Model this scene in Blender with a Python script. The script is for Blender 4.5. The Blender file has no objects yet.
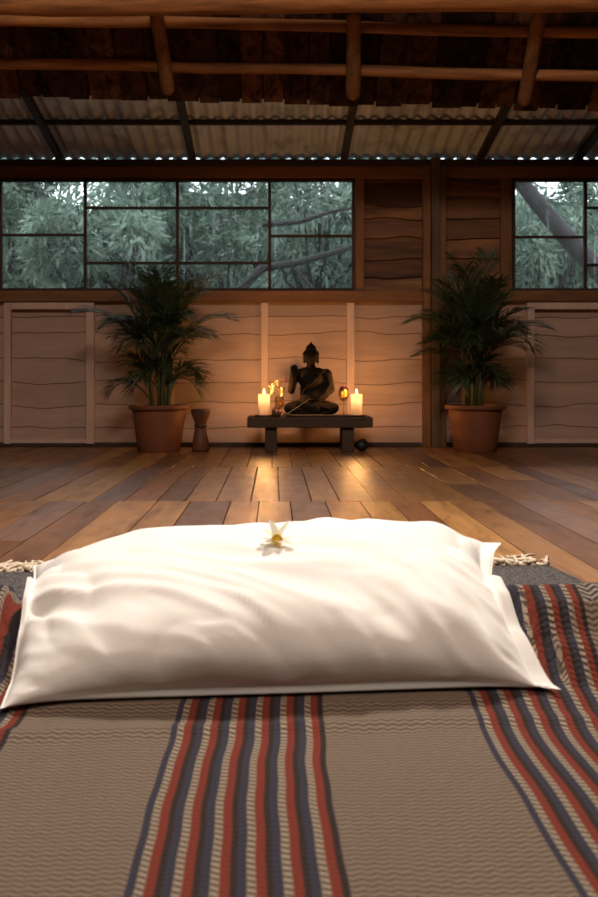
import bpy, math, random
import numpy as np
from mathutils import Vector, Matrix, noise
S = bpy.context.scene
COL = S.collection
random.seed(7)
PI = math.pi

# ------------------------------------------------------------------ camera
H, F = 0.45, 1100.0                      # lens height (m), focal length for a 598 px wide frame
cd = bpy.data.cameras.new('camera')
cam = bpy.data.objects.new('camera', cd); COL.objects.link(cam)
cam.location = (0, 0, H); cam.rotation_euler = (PI/2, 0, 0)
cd.sensor_fit = 'HORIZONTAL'; cd.sensor_width = 24.0
cd.lens = 24.0*F/598
cd.shift_x = 0.040; cd.shift_y = -0.1145
cd.clip_start = 0.05; cd.clip_end = 200
cd.dof.use_dof = True; cd.dof.focus_distance = 3.0; cd.dof.aperture_fstop = 9
S.camera = cam

# ------------------------------------------------------------------ world and lamps
w = bpy.data.worlds.new('world'); S.world = w; w.use_nodes = True
bg = w.node_tree.nodes['Background']
bg.inputs[0].default_value = (0.80, 0.90, 0.95, 1); bg.inputs[1].default_value = 2.7

def area(name, loc, target, sx, sy, power, color):
    l = bpy.data.lights.new(name, 'AREA'); l.shape = 'RECTANGLE'; l.size = sx; l.size_y = sy
    l.energy = power; l.color = color
    o = bpy.data.objects.new(name, l); COL.objects.link(o); o.location = loc
    d = Vector(target)-Vector(loc); o.rotation_euler = d.to_track_quat('-Z', 'Y').to_euler()
    return o
area('ceiling_lamp_light', (0.25, 2.85, 2.5), (0.05, 1.9, 0), 0.35, 0.35, 90, (1.0, 0.93, 0.84))
area('wall_fill_light', (0.2, 0.3, 4.3), (0.2, 6.2, 1.2), 0.9, 0.6, 82, (1.0, 0.66, 0.47))  # added light, aimed down the room to brighten the back wall
area('fill_lamp_light', (-0.8, -1.4, 4.6), (0, 1.9, 0.1), 1.2, 1.2, 92, (1.0, 0.88, 0.78))
CANDLE_W = 7

S.view_settings.view_transform = 'Standard'; S.view_settings.look = 'None'
S.view_settings.gamma = 1; S.view_settings.use_curve_mapping = False
S.view_settings.exposure = 0.0
try:
    S.cycles.use_denoising = True
    S.cycles.max_bounces = 8; S.cycles.transparent_max_bounces = 12
    S.cycles.caustics_reflective = False; S.cycles.caustics_refractive = False
except Exception: pass

# ------------------------------------------------------------------ helpers
def PX(px, py, Y):
    return Vector(((px-275)/F*Y, Y, H-(py-380)/F*Y))

class MB:
    def __init__(s): s.v = []; s.f = []; s.c = []; s.cur = None; s.uv = None
    def add(s, vs, fs):
        n = len(s.v); s.v += [tuple(p) for p in vs]
        s.f += [tuple(i+n for i in f) for f in fs]
        s.c += [s.cur]*len(fs)
        return n
    def box(s, x0, x1, y0, y1, z0, z1):
        s.add([(x0,y0,z0),(x1,y0,z0),(x1,y1,z0),(x0,y1,z0),(x0,y0,z1),(x1,y0,z1),(x1,y1,z1),(x0,y1,z1)],
              [(0,3,2,1),(4,5,6,7),(0,1,5,4),(1,2,6,5),(2,3,7,6),(3,0,4,7)]); return s
    def tube(s, pts, rad, n=8, cap=True):
        pts = [Vector(p) for p in pts]; m = len(pts)
        if not hasattr(rad, '__len__'): rad = [rad]*m
        ref = None; vs = []
        for i, p in enumerate(pts):
            t = (pts[min(i+1, m-1)]-pts[max(i-1, 0)])
            if t.length < 1e-9: t = Vector((0,0,1))
            t.normalize()
            if ref is None:
                ref = Vector((0,0,1)) if abs(t.z) < .9 else Vector((1,0,0))
            a = t.cross(ref)
            if a.length < 1e-6: a = t.cross(Vector((0,1,0)))
            a.normalize(); b = t.cross(a).normalized(); ref = a.cross(t).normalized()
            for k in range(n):
                q = 2*PI*k/n; vs.append(p+(a*math.cos(q)+b*math.sin(q))*rad[i])
        fs = []
        for i in range(m-1):
            for k in range(n):
                k2 = (k+1) % n; fs.append((i*n+k, i*n+k2, (i+1)*n+k2, (i+1)*n+k))
        if cap: fs.append(tuple(range(n))[::-1]); fs.append(tuple((m-1)*n+k for k in range(n)))
        s.add(vs, fs); return s
    def lathe(s, prof, c, n=28, close=True):
        vs = []; m = len(prof)
        for r, z in prof:
            for k in range(n):
                q = 2*PI*k/n; vs.append((c[0]+r*math.cos(q), c[1]+r*math.sin(q), c[2]+z))
        fs = [(i*n+k, i*n+(k+1) % n, (i+1)*n+(k+1) % n, (i+1)*n+k) for i in range(m-1) for k in range(n)]
        if close: fs.append(tuple(range(n))[::-1]); fs.append(tuple((m-1)*n+k for k in range(n)))
        s.add(vs, fs); return s
    def ell(s, c, r, n=14, m=9, rot=None):
        vs = [(0,0,-1)]; fs = []
        for j in range(1, m):
            ph = -PI/2+PI*j/m
            for k in range(n):
                q = 2*PI*k/n; vs.append((math.cos(ph)*math.cos(q), math.cos(ph)*math.sin(q), math.sin(ph)))
        vs.append((0,0,1)); N = len(vs)-1
        for k in range(n): fs.append((0, 1+(k+1) % n, 1+k))
        for j in range(m-2):
            for k in range(n):
                a = 1+j*n; fs.append((a+k, a+(k+1) % n, a+n+(k+1) % n, a+n+k))
        a = 1+(m-2)*n
        for k in range(n): fs.append((a+k, a+(k+1) % n, N))
        if not hasattr(r, '__len__'): r = (r, r, r)
        out = []
        for p in vs:
            q = Vector((p[0]*r[0], p[1]*r[1], p[2]*r[2]))
            if rot is not None: q = rot @ q
            out.append(q+Vector(c))
        s.add(out, fs); return s
    def cap(s, a, b, ra, rb, n=12):          # rounded limb
        a = Vector(a); b = Vector(b); pts = []; rr = []
        d = (b-a).normalized()
        for t in (-1, -.8, -.5): pts.append(a+d*ra*t); rr.append(ra*math.sqrt(max(0.001, 1-t*t)))
        for t in (0, .33, .66, 1): pts.append(a.lerp(b, t)); rr.append(ra+(rb-ra)*t)
        for t in (.5, .8, 1): pts.append(b+d*rb*t); rr.append(rb*math.sqrt(max(0.001, 1-t*t)))
        return s.tube(pts, rr, n)
    def grid(s, nu, nv, fn, flip=False):
        vs = [fn(i/(nu-1), j/(nv-1)) for j in range(nv) for i in range(nu)]
        fs = []
        for j in range(nv-1):
            for i in range(nu-1):
                q = (j*nu+i, j*nu+i+1, (j+1)*nu+i+1, (j+1)*nu+i); fs.append(q[::-1] if flip else q)
        s.add(vs, fs); return s
    def build(s, name, mat, parent=None, origin=None, smooth=False, bevel=0, uvs=None):
        me = bpy.data.meshes.new(name)
        o3 = Vector(parent.location) if parent is not None and parent.parent is None else Vector((0,0,0))
        if parent is not None and parent.parent is not None: o3 = Vector(parent['_o'])
        if origin is not None: o3 = Vector(origin)
        me.from_pydata([(p[0]-o3.x, p[1]-o3.y, p[2]-o3.z) for p in s.v], [], s.f)
        if any(c is not None for c in s.c):
            at = me.color_attributes.new('Col', 'FLOAT_COLOR', 'CORNER')
            for p in me.polygons:
                c = s.c[p.index] or (1, 1, 1)
                for li in p.loop_indices: at.data[li].color = (*c, 1)
        if uvs is not None:
            ul = me.uv_layers.new(name='UVMap')
            for l in me.loops: ul.data[l.index].uv = uvs[l.vertex_index]
        me.update()
        if smooth:
            me.polygons.foreach_set('use_smooth', [True]*len(me.polygons))
        ob = bpy.data.objects.new(name, me); COL.objects.link(ob)
        if mat: me.materials.append(mat)
        if parent is not None: ob.parent = parent; ob['_o'] = tuple(o3)
        elif origin is not None: ob.location = o3
        if bevel:
            b = ob.modifiers.new('bevel', 'BEVEL'); b.width = bevel; b.segments = 2; b.limit_method = 'ANGLE'
        return ob

def tag(o, label=None, cat=None, group=None, kind=None):
    if label: o['label'] = label
    if cat: o['category'] = cat
    if group: o['group'] = group
    if kind: o['kind'] = kind
    return o
def struct(o): o['kind'] = 'structure'; return o
def thing(name, loc, label, cat, group=None):
    o = bpy.data.objects.new(name, None); COL.objects.link(o); o.location = loc; o.empty_display_size = .1
    return tag(o, label, cat, group)
def bake_remesh(mb, voxel, smooth_it=4):
    me = bpy.data.meshes.new('tmp'); me.from_pydata([tuple(p) for p in mb.v], [], mb.f)
    ob = bpy.data.objects.new('tmp', me); COL.objects.link(ob)
    r = ob.modifiers.new('r', 'REMESH'); r.mode = 'VOXEL'; r.voxel_size = voxel
    sm = ob.modifiers.new('s', 'SMOOTH'); sm.iterations = smooth_it; sm.factor = .5
    dg = bpy.context.evaluated_depsgraph_get(); dg.update()
    m2 = bpy.data.meshes.new_from_object(ob.evaluated_get(dg))
    bpy.data.objects.remove(ob)
    out = MB(); out.add([tuple(v.co) for v in m2.vertices], [tuple(p.vertices) for p in m2.polygons])
    bpy.data.meshes.remove(m2)
    return out

# ------------------------------------------------------------------ materials
class NT:
    def __init__(s, name):
        s.m = bpy.data.materials.new(name); s.m.use_nodes = True; s.t = s.m.node_tree
        s.p = s.t.nodes['Principled BSDF']; s.out = s.t.nodes['Material Output']
    def n(s, ty, **k):
        x = s.t.nodes.new(ty)
        for a, b in k.items():
            if a.startswith('i_'):
                key = a[2:]
                key = int(key) if key.isdigit() else key.replace('_', ' ')
                x.inputs[key].default_value = b
            else: setattr(x, a, b)
        return x
    def l(s, a, b): s.t.links.new(a, b)
    def ramp(s, fac, stops, interp='LINEAR'):
        r = s.n('ShaderNodeValToRGB'); r.color_ramp.interpolation = interp
        e = r.color_ramp.elements
        while len(e) > 1: e.remove(e[-1])
        e[0].position = stops[0][0]; e[0].color = (*stops[0][1], 1)
        for p, c in stops[1:]:
            q = e.new(p); q.color = (*c, 1)
        s.l(fac, r.inputs[0]); return r.outputs[0]
    def math(s, op, a, b=None, c=None):
        x = s.n('ShaderNodeMath', operation=op)
        for i, v in enumerate((a, b, c)):
            if v is None: continue
            if isinstance(v, (int, float)): x.inputs[i].default_value = v
            else: s.l(v, x.inputs[i])
        return x.outputs[0]
    def mix(s, fac, a, b, blend='MIX'):
        x = s.n('ShaderNodeMix', data_type='RGBA', blend_type=blend)
        for k, v in ((0, fac), (6, a), (7, b)):
            if isinstance(v, (int, float)): x.inputs[k].default_value = v
            elif isinstance(v, tuple): x.inputs[k].default_value = (*v, 1)
            else: s.l(v, x.inputs[k])
        return x.outputs[2]
    def coord(s, scale=(1,1,1), kind='Object', rot=(0,0,0)):
        tc = s.n('ShaderNodeTexCoord'); mp = s.n('ShaderNodeMapping')
        mp.inputs['Scale'].default_value = scale; mp.inputs['Rotation'].default_value = rot
        s.l(tc.outputs[kind], mp.inputs['Vector']); return mp.outputs[0]
    def noise(s, vec, scale, detail=4, rough=.55, dist=0):
        x = s.n('ShaderNodeTexNoise'); s.l(vec, x.inputs['Vector'])
        x.inputs['Scale'].default_value = scale; x.inputs['Detail'].default_value = detail
        x.inputs['Roughness'].default_value = rough; x.inputs['Distortion'].default_value = dist
        return x.outputs['Fac']
    def bump(s, h, strength=.3, dist=.01):
        b = s.n('ShaderNodeBump'); b.inputs['Strength'].default_value = strength
        b.inputs['Distance'].default_value = dist; s.l(h, b.inputs['Height'])
        s.l(b.outputs[0], s.p.inputs['Normal'])
    def fin(s, col=None, rough=.6, metal=0, spec=.5):
        if col is not None:
            if isinstance(col, tuple): s.p.inputs['Base Color'].default_value = (*col, 1)
            else: s.l(col, s.p.inputs['Base Color'])
        if isinstance(rough, (int, float)): s.p.inputs['Roughness'].default_value = rough
        else: s.l(rough, s.p.inputs['Roughness'])
        s.p.inputs['Metallic'].default_value = metal
        s.p.inputs['Specular IOR Level'].default_value = spec
        return s.m

def wood(name, dark, light, axis='x', scale=6, rough=.7, attr=False, bump=.3, spec=.3, contrast=(.3,.7)):
    m = NT(name); sc = {'x': (.12,1,1), 'y': (1,.12,1), 'z': (1,1,.12)}[axis]
    v = m.coord(sc)
    a = m.noise(v, scale, 6, .6, 1.2); b = m.noise(v, scale*7, 4, .6, .3)
    f = m.math('ADD', m.math('MULTIPLY', a, .7), m.math('MULTIPLY', b, .3))
    c = m.ramp(f, [(contrast[0], dark), (contrast[1], light)])
    if attr:
        at = m.n('ShaderNodeVertexColor', layer_name='Col')
        c = m.mix(1.0, c, at.outputs[0], 'MULTIPLY')
    if bump: m.bump(f, bump, .01)
    return m.fin(c, rough, 0, spec)
def plain(name, c, rough=.6, metal=0, var=.25, scale=20, bump=.1, spec=.4):
    m = NT(name); v = m.coord(); f = m.noise(v, scale, 5, .6)
    lo = tuple(x*(1-var) for x in c); hi = tuple(min(1, x*(1+var)) for x in c)
    col = m.ramp(f, [(.3, lo), (.7, hi)])
    if bump: m.bump(f, bump, .005)
    return m.fin(col, rough, metal, spec)

M = {}
M['frame_wood'] = wood('frame_wood', (.085,.038,.016), (.27,.125,.050), 'x', 7)
M['frame_wood_v'] = wood('frame_wood_upright', (.085,.038,.016), (.25,.118,.048), 'z', 7)
M['dark_beam'] = wood('dark_beam', (.022,.014,.010), (.06,.038,.024), 'x', 7)
M['post_wood'] = wood('post_wood', (.05,.035,.025), (.13,.085,.055), 'z', 7)
M['sash'] = wood('window_sash', (.022,.012,.008), (.055,.028,.016), 'x', 8)
M['pale_boards'] = wood('pale_boards', (.30,.205,.165), (.50,.355,.29), 'x', 5, .75, True, .35, .2, (.2,.8))
M['pale_trim'] = wood('pale_trim', (.46,.33,.265), (.62,.46,.375), 'z', 6, .7, False, .2, .2)
M['dark_boards'] = wood('dark_boards', (.032,.015,.007), (.36,.165,.066), 'x', 5, .65, True, .6, .3, (.34,.66))
M['log'] = wood('pole_wood', (.09,.036,.013), (.50,.23,.085), 'x', 6, .7, False, .6, .3, (.36,.64))
M['log_y'] = wood('rafter_wood', (.08,.036,.015), (.34,.165,.07), 'y', 7, .75, False, .4, .3)
M['roof_boards'] = wood('roof_boards', (.010,.006,.004), (.120,.060,.034), 'y', 13, .9, True, 1.0, .1, (.38,.68))
M['steel_dark'] = plain('painted_steel', (.03,.027,.025), .6, .3)
M['side_wall'] = wood('side_wall_wood', (.05,.028,.015), (.13,.07,.035), 'x', 3)

# floor: varnished mixed hardwood
m = NT('floor_planks'); v = m.coord((1,.10,1))
a = m.noise(v, 9, 6, .65, 1.5); b = m.noise(v, 60, 4, .7, .2)
f = m.math('ADD', m.math('MULTIPLY', a, .6), m.math('MULTIPLY', b, .4))
g = m.ramp(f, [(.32, (.42,.38,.36)), (.50, (.95,.95,.95)), (.70, (1.35,1.28,1.15))])
at = m.n('ShaderNodeVertexColor', layer_name='Col')
c = m.mix(1.0, at.outputs[0], g, 'MULTIPLY')
c2 = m.noise(m.coord((1,.5,1)), 7, 5, .7, .5)
c = m.mix(m.math('MULTIPLY', m.math('GREATER_THAN', c2, .66), .35), c, (.06,.03,.018))
m.bump(f, .25, .004)
rr = m.math('ADD', m.math('MULTIPLY', m.noise(m.coord((1,.4,1)), 12, 4, .6), .35), .20)
M['floor'] = m.fin(c, rr, 0, .22)

# corrugated metal
m = NT('corrugated_metal'); v = m.coord((1,.4,1)); a = m.noise(v, 5, 6, .7, .8)
c = m.ramp(a, [(.3, (.25,.29,.38)), (.5, (.60,.68,.86)), (.7, (.70,.78,.94))]); M['metal_roof'] = m.fin(c, .42, .15, .5)

# glass with rain streaks
m = NT('rainy_glass'); t = m.t
v = m.coord((34, 1, 1.1)); s1 = m.noise(v, 1.0, 3, .6, .2)
v2 = m.coord((70, 1, 9)); s2 = m.noise(v2, 1.0, 2, .6, 0)
st = m.math('MULTIPLY', m.ramp(s1, [(.64, (0,0,0)), (.72, (1,1,1))]), m.ramp(s2, [(.35, (.15,.15,.15)), (.65, (1,1,1))]))
st = m.math('ADD', m.math('MULTIPLY', st, .34), .02)
tr = m.n('ShaderNodeBsdfTransparent'); tl = m.n('ShaderNodeBsdfTranslucent'); tl.inputs[0].default_value = (.9,.95,.95,1)
gl = m.n('ShaderNodeBsdfGlossy'); gl.inputs['Roughness'].default_value = .03
m1 = m.n('ShaderNodeMixShader'); m.l(st, m1.inputs[0]); m.l(tr.outputs[0], m1.inputs[1]); m.l(tl.outputs[0], m1.inputs[2])
fr = m.n('ShaderNodeFresnel'); fr.inputs[0].default_value = 1.45
m2 = m.n('ShaderNodeMixShader'); m.l(fr.outputs[0], m2.inputs[0]); m.l(m1.outputs[0], m2.inputs[1]); m.l(gl.outputs[0], m2.inputs[2])
m.l(m2.outputs[0], m.out.inputs[0]); M['glass'] = m.m

m = NT('clear_glass'); tr = m.n('ShaderNodeBsdfTransparent'); tr.inputs[0].default_value = (.95,.86,.72,1)
gl = m.n('ShaderNodeBsdfGlossy'); gl.inputs['Roughness'].default_value = .05
lw = m.n('ShaderNodeLayerWeight'); lw.inputs[0].default_value = .45
mm = m.n('ShaderNodeMixShader'); m.l(lw.outputs['Facing'], mm.inputs[0]); m.l(tr.outputs[0], mm.inputs[1]); m.l(gl.outputs[0], mm.inputs[2])
m.l(mm.outputs[0], m.out.inputs[0]); M['clear_glass'] = m.m

# leaves
def leafmat(name, c1, c2, scale=3, rough=.45, trans=.35):
    m = NT(name); f = m.noise(m.coord(), scale, 4, .6)
    c = m.ramp(f, [(.35, c1), (.65, c2)]); m.fin(c, rough, 0, .5)
    tl = m.n('ShaderNodeBsdfTranslucent'); m.l(c, tl.inputs[0])
    mm = m.n('ShaderNodeMixShader'); mm.inputs[0].default_value = trans
    m.l(m.p.outputs[0], mm.inputs[1]); m.l(tl.outputs[0], mm.inputs[2]); m.l(mm.outputs[0], m.out.inputs[0])
    return m.m
M['palm_leaf'] = leafmat('palm_leaf', (.018,.040,.016), (.05,.085,.032), 9, .45, .2)
M['palm_stem'] = plain('palm_stem', (.075,.085,.030), .5)
M['tree_leaf_a'] = leafmat('tree_leaf', (.025,.055,.035), (.23,.33,.25), 2.6, .24, .3)
M['tree_leaf_b'] = leafmat('bamboo_leaf', (.04,.075,.05), (.34,.45,.36), 2.6, .22, .3)
M['bark'] = plain('tree_bark', (.035,.030,.032), .8, 0, .35, 9, .6)
M['hill'] = plain('hillside_green', (.035,.06,.045), .9, 0, .6, 1.2, .8)

M['terracotta'] = plain('terracotta', (.18,.062,.027), .55, 0, .12, 8, .05)
M['soil'] = plain('potting_soil', (.03,.018,.012), .95, 0, .4, 60, .6)
M['drum'] = wood('drum_wood', (.08,.03,.014), (.18,.075,.034), 'z', 9, .5)
M['bench_wood'] = wood('bench_wood', (.028,.015,.009), (.085,.045,.025), 'x', 9, .6, False, .5)
M['bronze'] = plain('dark_carved_stone', (.017,.0115,.008), .9, .0, .4, 25, .3, .08)
M['black_stone'] = plain('black_stone', (.012,.011,.012), .5, 0, .4, 30, .6)
M['copper'] = plain('copper_bowl', (.42,.20,.13), .35, .7, .2, 30, .1)
M['incense'] = plain('incense_stick', (.55,.42,.28), .7)
M['tray'] = wood('incense_tray', (.16,.11,.07), (.33,.24,.16), 'x', 14)
M['bead'] = plain('pale_bead', (.36,.28,.19), .5)
M['wick'] = plain('wick', (.01,.01,.01), .9)
M['petal_white'] = leafmat('white_petal', (.86,.82,.68), (.92,.90,.82), 20, .5, .5)
M['petal_cream'] = plain('cream_petal', (.80,.60,.30), .5, 0, .15, 40, 0)
M['petal_red'] = plain('red_petal', (.30,.05,.04), .6)
M['petal_purple'] = plain('purple_petal', (.07,.02,.07), .6)
M['yellow'] = plain('yellow_stamen', (.80,.52,.03), .6, 0, .15, 90, .2)
M['stalk'] = plain('green_stalk', (.07,.09,.03), .6)
M['fringe'] = plain('cream_fringe', (.62,.52,.40), .9, 0, .15, 80, .3)
# wax
m = NT('candle_wax'); m.fin((.88,.80,.68), .4, 0, .3)
tl = m.n('ShaderNodeBsdfTranslucent'); tl.inputs[0].default_value = (.95,.72,.45,1)
mm = m.n('ShaderNodeMixShader'); mm.inputs[0].default_value = .5
m.l(m.p.outputs[0], mm.inputs[1]); m.l(tl.outputs[0], mm.inputs[2]); m.l(mm.outputs[0], m.out.inputs[0]); M['wax'] = m.m
m = NT('candle_flame'); e = m.n('ShaderNodeEmission'); e.inputs[0].default_value = (1,.55,.16,1); e.inputs[1].default_value = 12
ff = m.n('ShaderNodeBsdfTransparent'); fa = m.n('ShaderNodeAddShader'); m.l(e.outputs[0], fa.inputs[0]); m.l(ff.outputs[0], fa.inputs[1])
m.l(fa.outputs[0], m.out.inputs[0]); M['flame'] = m.m
# pillow cotton
m = NT('white_cotton'); f = m.noise(m.coord(), 900, 2, .5); f2 = m.noise(m.coord((1,1,1)), 9, 4, .6, .8)
h = m.math('ADD', m.math('MULTIPLY', f, .08), f2); m.bump(h, .22, .008)
m.p.inputs['Sheen Weight'].default_value = .15
M['cotton'] = m.fin((.86,.84,.80), .85, 0, .2)

# striped blanket (stripes run with the cloth's own UV, in metres)
m = NT('striped_wool')
tc = m.n('ShaderNodeTexCoord'); sp = m.n('ShaderNodeSeparateXYZ'); m.l(tc.outputs['UV'], sp.inputs[0])
U, V = sp.outputs[0], sp.outputs[1]
per = m.math('MODULO', m.math('ADD', U, .122+3.7), .37)               # 0..0.37 from a band's left edge
inband = m.math('LESS_THAN', per, .183)
unit = m.math('DIVIDE', m.math('MODULO', m.math('ADD', per, .0005), .0305), .0305)
NAVY, CREAM, RED, DARK = (.030,.032,.052), (.38,.30,.22), (.185,.028,.016), (.024,.015,.014)
stripe = m.ramp(unit, [(0, NAVY), (.25, NAVY), (.27, CREAM), (.49, CREAM), (.52, RED), (.77, RED), (.82, DARK), (.97, DARK), (1.0, NAVY)])
iscream = m.math('MULTIPLY', m.math('GREATER_THAN', unit, .27), m.math('LESS_THAN', unit, .50))
tick = m.math('SINE', m.math('MULTIPLY', m.math('ADD', V, m.math('MULTIPLY', U, .5)), 2*PI/.0110))
tick = m.math('GREATER_THAN', tick, .0)
stripe = m.mix(m.math('MULTIPLY', m.math('MULTIPLY', iscream, tick), .85), stripe, (.045,.034,.028))
tri = m.math('PINGPONG', U, .0072)
zn = m.math('MULTIPLY', m.noise(m.coord((1,1,1)), 14, 3, .6), .010)
zig = m.math('SINE', m.math('MULTIPLY', m.math('ADD', m.math('ADD', V, zn), m.math('MULTIPLY', tri, .55)), 2*PI/.0098))
zz = m.math('ADD', m.math('MULTIPLY', zig, .5), .5)
tan = m.mix(zz, (.085,.061,.045), (.290,.220,.164))
bign = m.noise(m.coord((1,1,1)), 5, 4, .6)
tan = m.mix(m.math('MULTIPLY', bign, .3), tan, (.13,.095,.07))
# black and cream chevron end border, past the last band
bd = m.math('MULTIPLY', m.math('GREATER_THAN', U, .432), m.math('GREATER_THAN', V, 1.585))
tri2 = m.math('PINGPONG', U, .012)
zig2 = m.math('GREATER_THAN', m.math('SINE', m.math('MULTIPLY', m.math('ADD', V, m.math('MULTIPLY', tri2, 1.0)), 2*PI/.013)), .1)
tan = m.mix(bd, tan, m.mix(zig2, (.045,.04,.045), (.30,.25,.2)))
col = m.mix(inband, tan, stripe)
wv = m.noise(m.coord(), 260, 2, .6)
col = m.mix(m.math('MULTIPLY', wv, .45), col, (.06,.045,.035))
m.bump(m.math('ADD', m.math('MULTIPLY', zz, .5), wv), .5, .003)
M['blanket'] = m.fin(col, .95, 0, .1)
m = NT('grey_wool'); a = m.noise(m.coord((1,1,1)), 170, 3, .7)
c = m.ramp(a, [(.38, (.025,.023,.025)), (.62, (.15,.135,.13))]); m.bump(a, .6, .004); M['grey_rug'] = m.fin(c, .95, 0, .1)

# ------------------------------------------------------------------ the room
WY = 7.45
def wx(px, Y=WY): return (px-275)/F*Y
def wz(py, Y=WY): return H-(py-380)/F*Y
XL, XR, YB = -3.2, 3.4, -2.6

# floor: real planks along Y, joined in rows
mb = MB()
cols = [(.42,.20,.065), (.36,.165,.055), (.30,.130,.046), (.26,.110,.045), (.20,.095,.048), (.21,.11,.075), (.33,.155,.06), (.45,.22,.075), (.17,.075,.035), (.38,.18,.06)]
rows = [WY+.05, 5.69, 4.09, 2.45, .9, -.7, YB]
rf = random.Random(11)
for ri in range(len(rows)-1):
    y1, y0 = rows[ri], rows[ri+1]; x = XL-.05 + rf.random()*.05
    while x < XR+.05:
        wd = rf.choice([.105, .115, .122, .13, .15]); g = .0016
        segs = [(y0, y1)]
        if rf.random() < .28:
            c0 = y0+(y1-y0)*rf.uniform(.3, .7); segs = [(y0, c0), (c0, y1)]
        for (a, b) in segs:
            c = rf.choice(cols); k = rf.uniform(.85, 1.12)
            if ri == 0: k *= .62  # rows towards the wall coloured darker, for the light falling off
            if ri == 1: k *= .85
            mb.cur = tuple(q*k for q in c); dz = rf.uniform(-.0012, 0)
            x0, x1, a2, b2 = x+g, x+wd-g, a+g, b-g; e = .0012
            mb.add([(x0,a2,dz-e),(x1,a2,dz-e),(x1,b2,dz-e),(x0,b2,dz-e),(x0+e,a2+e,dz),(x1-e,a2+e,dz),(x1-e,b2-e,dz),(x0+e,b2-e,dz),
                    (x0,a2,-.02),(x1,a2,-.02),(x1,b2,-.02),(x0,b2,-.02)],
                   [(4,5,6,7),(0,1,5,4),(1,2,6,5),(2,3,7,6),(3,0,4,7),(8,9,1,0),(9,10,2,1),(10,11,3,2),(11,8,0,3)])
        x += wd
mb.cur = (.02,.012,.008); mb.box(XL-.1, XR+.1, YB-.1, WY+.1, -.06, -.02)
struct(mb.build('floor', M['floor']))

# pale horizontal waney boards of the lower wall; dark ones in the upper bays
def waney(name, x0, x1, z0, z1, y, n, mat, seed, lo=.90, hi=1.06, amp=.021, rise=.008):
    r = random.Random(seed); mb = MB(); hts = [z0]
    for i in range(n): hts.append(hts[-1]+r.uniform(.75, 1.25))
    sc = (z1-z0)/(hts[-1]-z0); hts = [z0+(h-z0)*sc for h in hts]
    nx = max(8, int((x1-x0)/.03))
    def edge(i, x):
        if i == 0: return z0
        if i == n: return z1
        return hts[i]+amp*(noise.noise(Vector((x*2.2, i*7.3+seed, 0)))*1.6+.5*noise.noise(Vector((x*7, i*3.1, seed))))
    for i in range(n):
        k = r.uniform(lo, hi); mb.cur = (k, k*r.uniform(.96, 1.02), k*r.uniform(.93, 1.03))
        vs = []
        for j in range(nx+1):
            x = x0+(x1-x0)*j/nx; a = edge(i, x); b = edge(i+1, x)
            vs += [(x, y, a), (x, y-rise, a+.001), (x, y-.003, b-(.0035 if i < n-1 else 0)), (x, y, b-(.0035 if i < n-1 else 0))]
        fs = []
        for j in range(nx):
            o = j*4
            fs += [(o, o+4, o+5, o+1), (o+1, o+5, o+6, o+2), (o+2, o+6, o+7, o+3)]
        mb.add(vs, fs)
    mb.cur = (.28, .24, .21); mb.box(x0, x1, y+.001, y+.05, z0, z1)
    return mb.build(name, mat)
zr0, zr1 = wz(302), wz(290)             # mid rail
zt = wz(164)
lower = waney('wall_back', XL, XR, 0.0, zr0+.02, WY+.01, 7, M['pale_boards'], 3)
struct(lower)
def upper_bay(x0, x1, seed, n=7):
    o = waney('wall_back', x0, x1, zr1-.02, zt+.02, WY+.02, n, M['dark_boards'], seed, .40, 1.3, .024, .022)
    return struct(o)
upper_bay(wx(360), wx(426), 21); upper_bay(wx(440), wx(504), 34); upper_bay(XL, wx(-6), 8, 6)
upper_bay(wx(670), XR, 9, 6)

ntrim = [0]
def trim(x0, x1, y0, y1, z0, z1, mat, bev=.004):
    ntrim[0] += 1
    return struct(MB().box(x0, x1, y0, y1, z0, z1).build('trim_%d' % ntrim[0], mat, bevel=bev))
trim(XL, XR, WY-.05, WY+.06, wz(167), wz(160.5), M['dark_beam'])            # wall plate
trim(XL, wx(423), WY-.035, WY+.05, wz(178.5), wz(167), M['frame_wood'])
trim(wx(444), XR, WY-.035, WY+.05, wz(178.5), wz(167), M['frame_wood'])
trim(XL, wx(422), WY-.045, WY+.05, zr0, wz(291), M['frame_wood'])           # mid rail
trim(wx(445), XR, WY-.045, WY+.05, zr0, wz(291), M['frame_wood'])
for a, b in ((422, 429.5), (438.5, 445)):
    trim(wx(a), wx(b), WY-.06, WY+.05, 0, wz(167), M['frame_wood_v'])
trim(wx(430), wx(438), WY-.095, WY+.05, 0, wz(160), M['post_wood'])
trim(wx(355.5), wx(364), WY-.03, WY+.05, wz(291), wz(178.5), M['frame_wood_v'])
trim(wx(500), wx(511), WY-.03, WY+.05, wz(291), wz(178.5), M['frame_wood_v'])
trim(wx(-12), wx(-1), WY-.03, WY+.05, wz(291), wz(178.5), M['frame_wood_v'])
trim(wx(664), wx(676), WY-.03, WY+.05, wz(291), wz(178.5), M['frame_wood_v'])
# pale battens and framed panels
for a, b in ((261, 268), (346.5, 354), (170.5, 174)):
    trim(wx(a), wx(b), WY-.025, WY+.01, .02, zr0-.004, M['pale_trim'], .002)
def panel_frame(a, b):
    t = wz(303)
    trim(wx(a), wx(a+7), WY-.045, WY+.01, .02, t, M['pale_trim'], .003)
    trim(wx(b-8), wx(b), WY-.045, WY+.01, .02, t, M['pale_trim'], .003)
    trim(wx(a+7), wx(b-8), WY-.045, WY+.01, t-.045, t, M['pale_trim'], .003)
    trim(wx(a+7), wx(b-8), WY-.03, WY+.01, .02, .05, M['pale_trim'], .003)
panel_frame(5, 95); panel_frame(526, 642); panel_frame(-110, -12)
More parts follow.
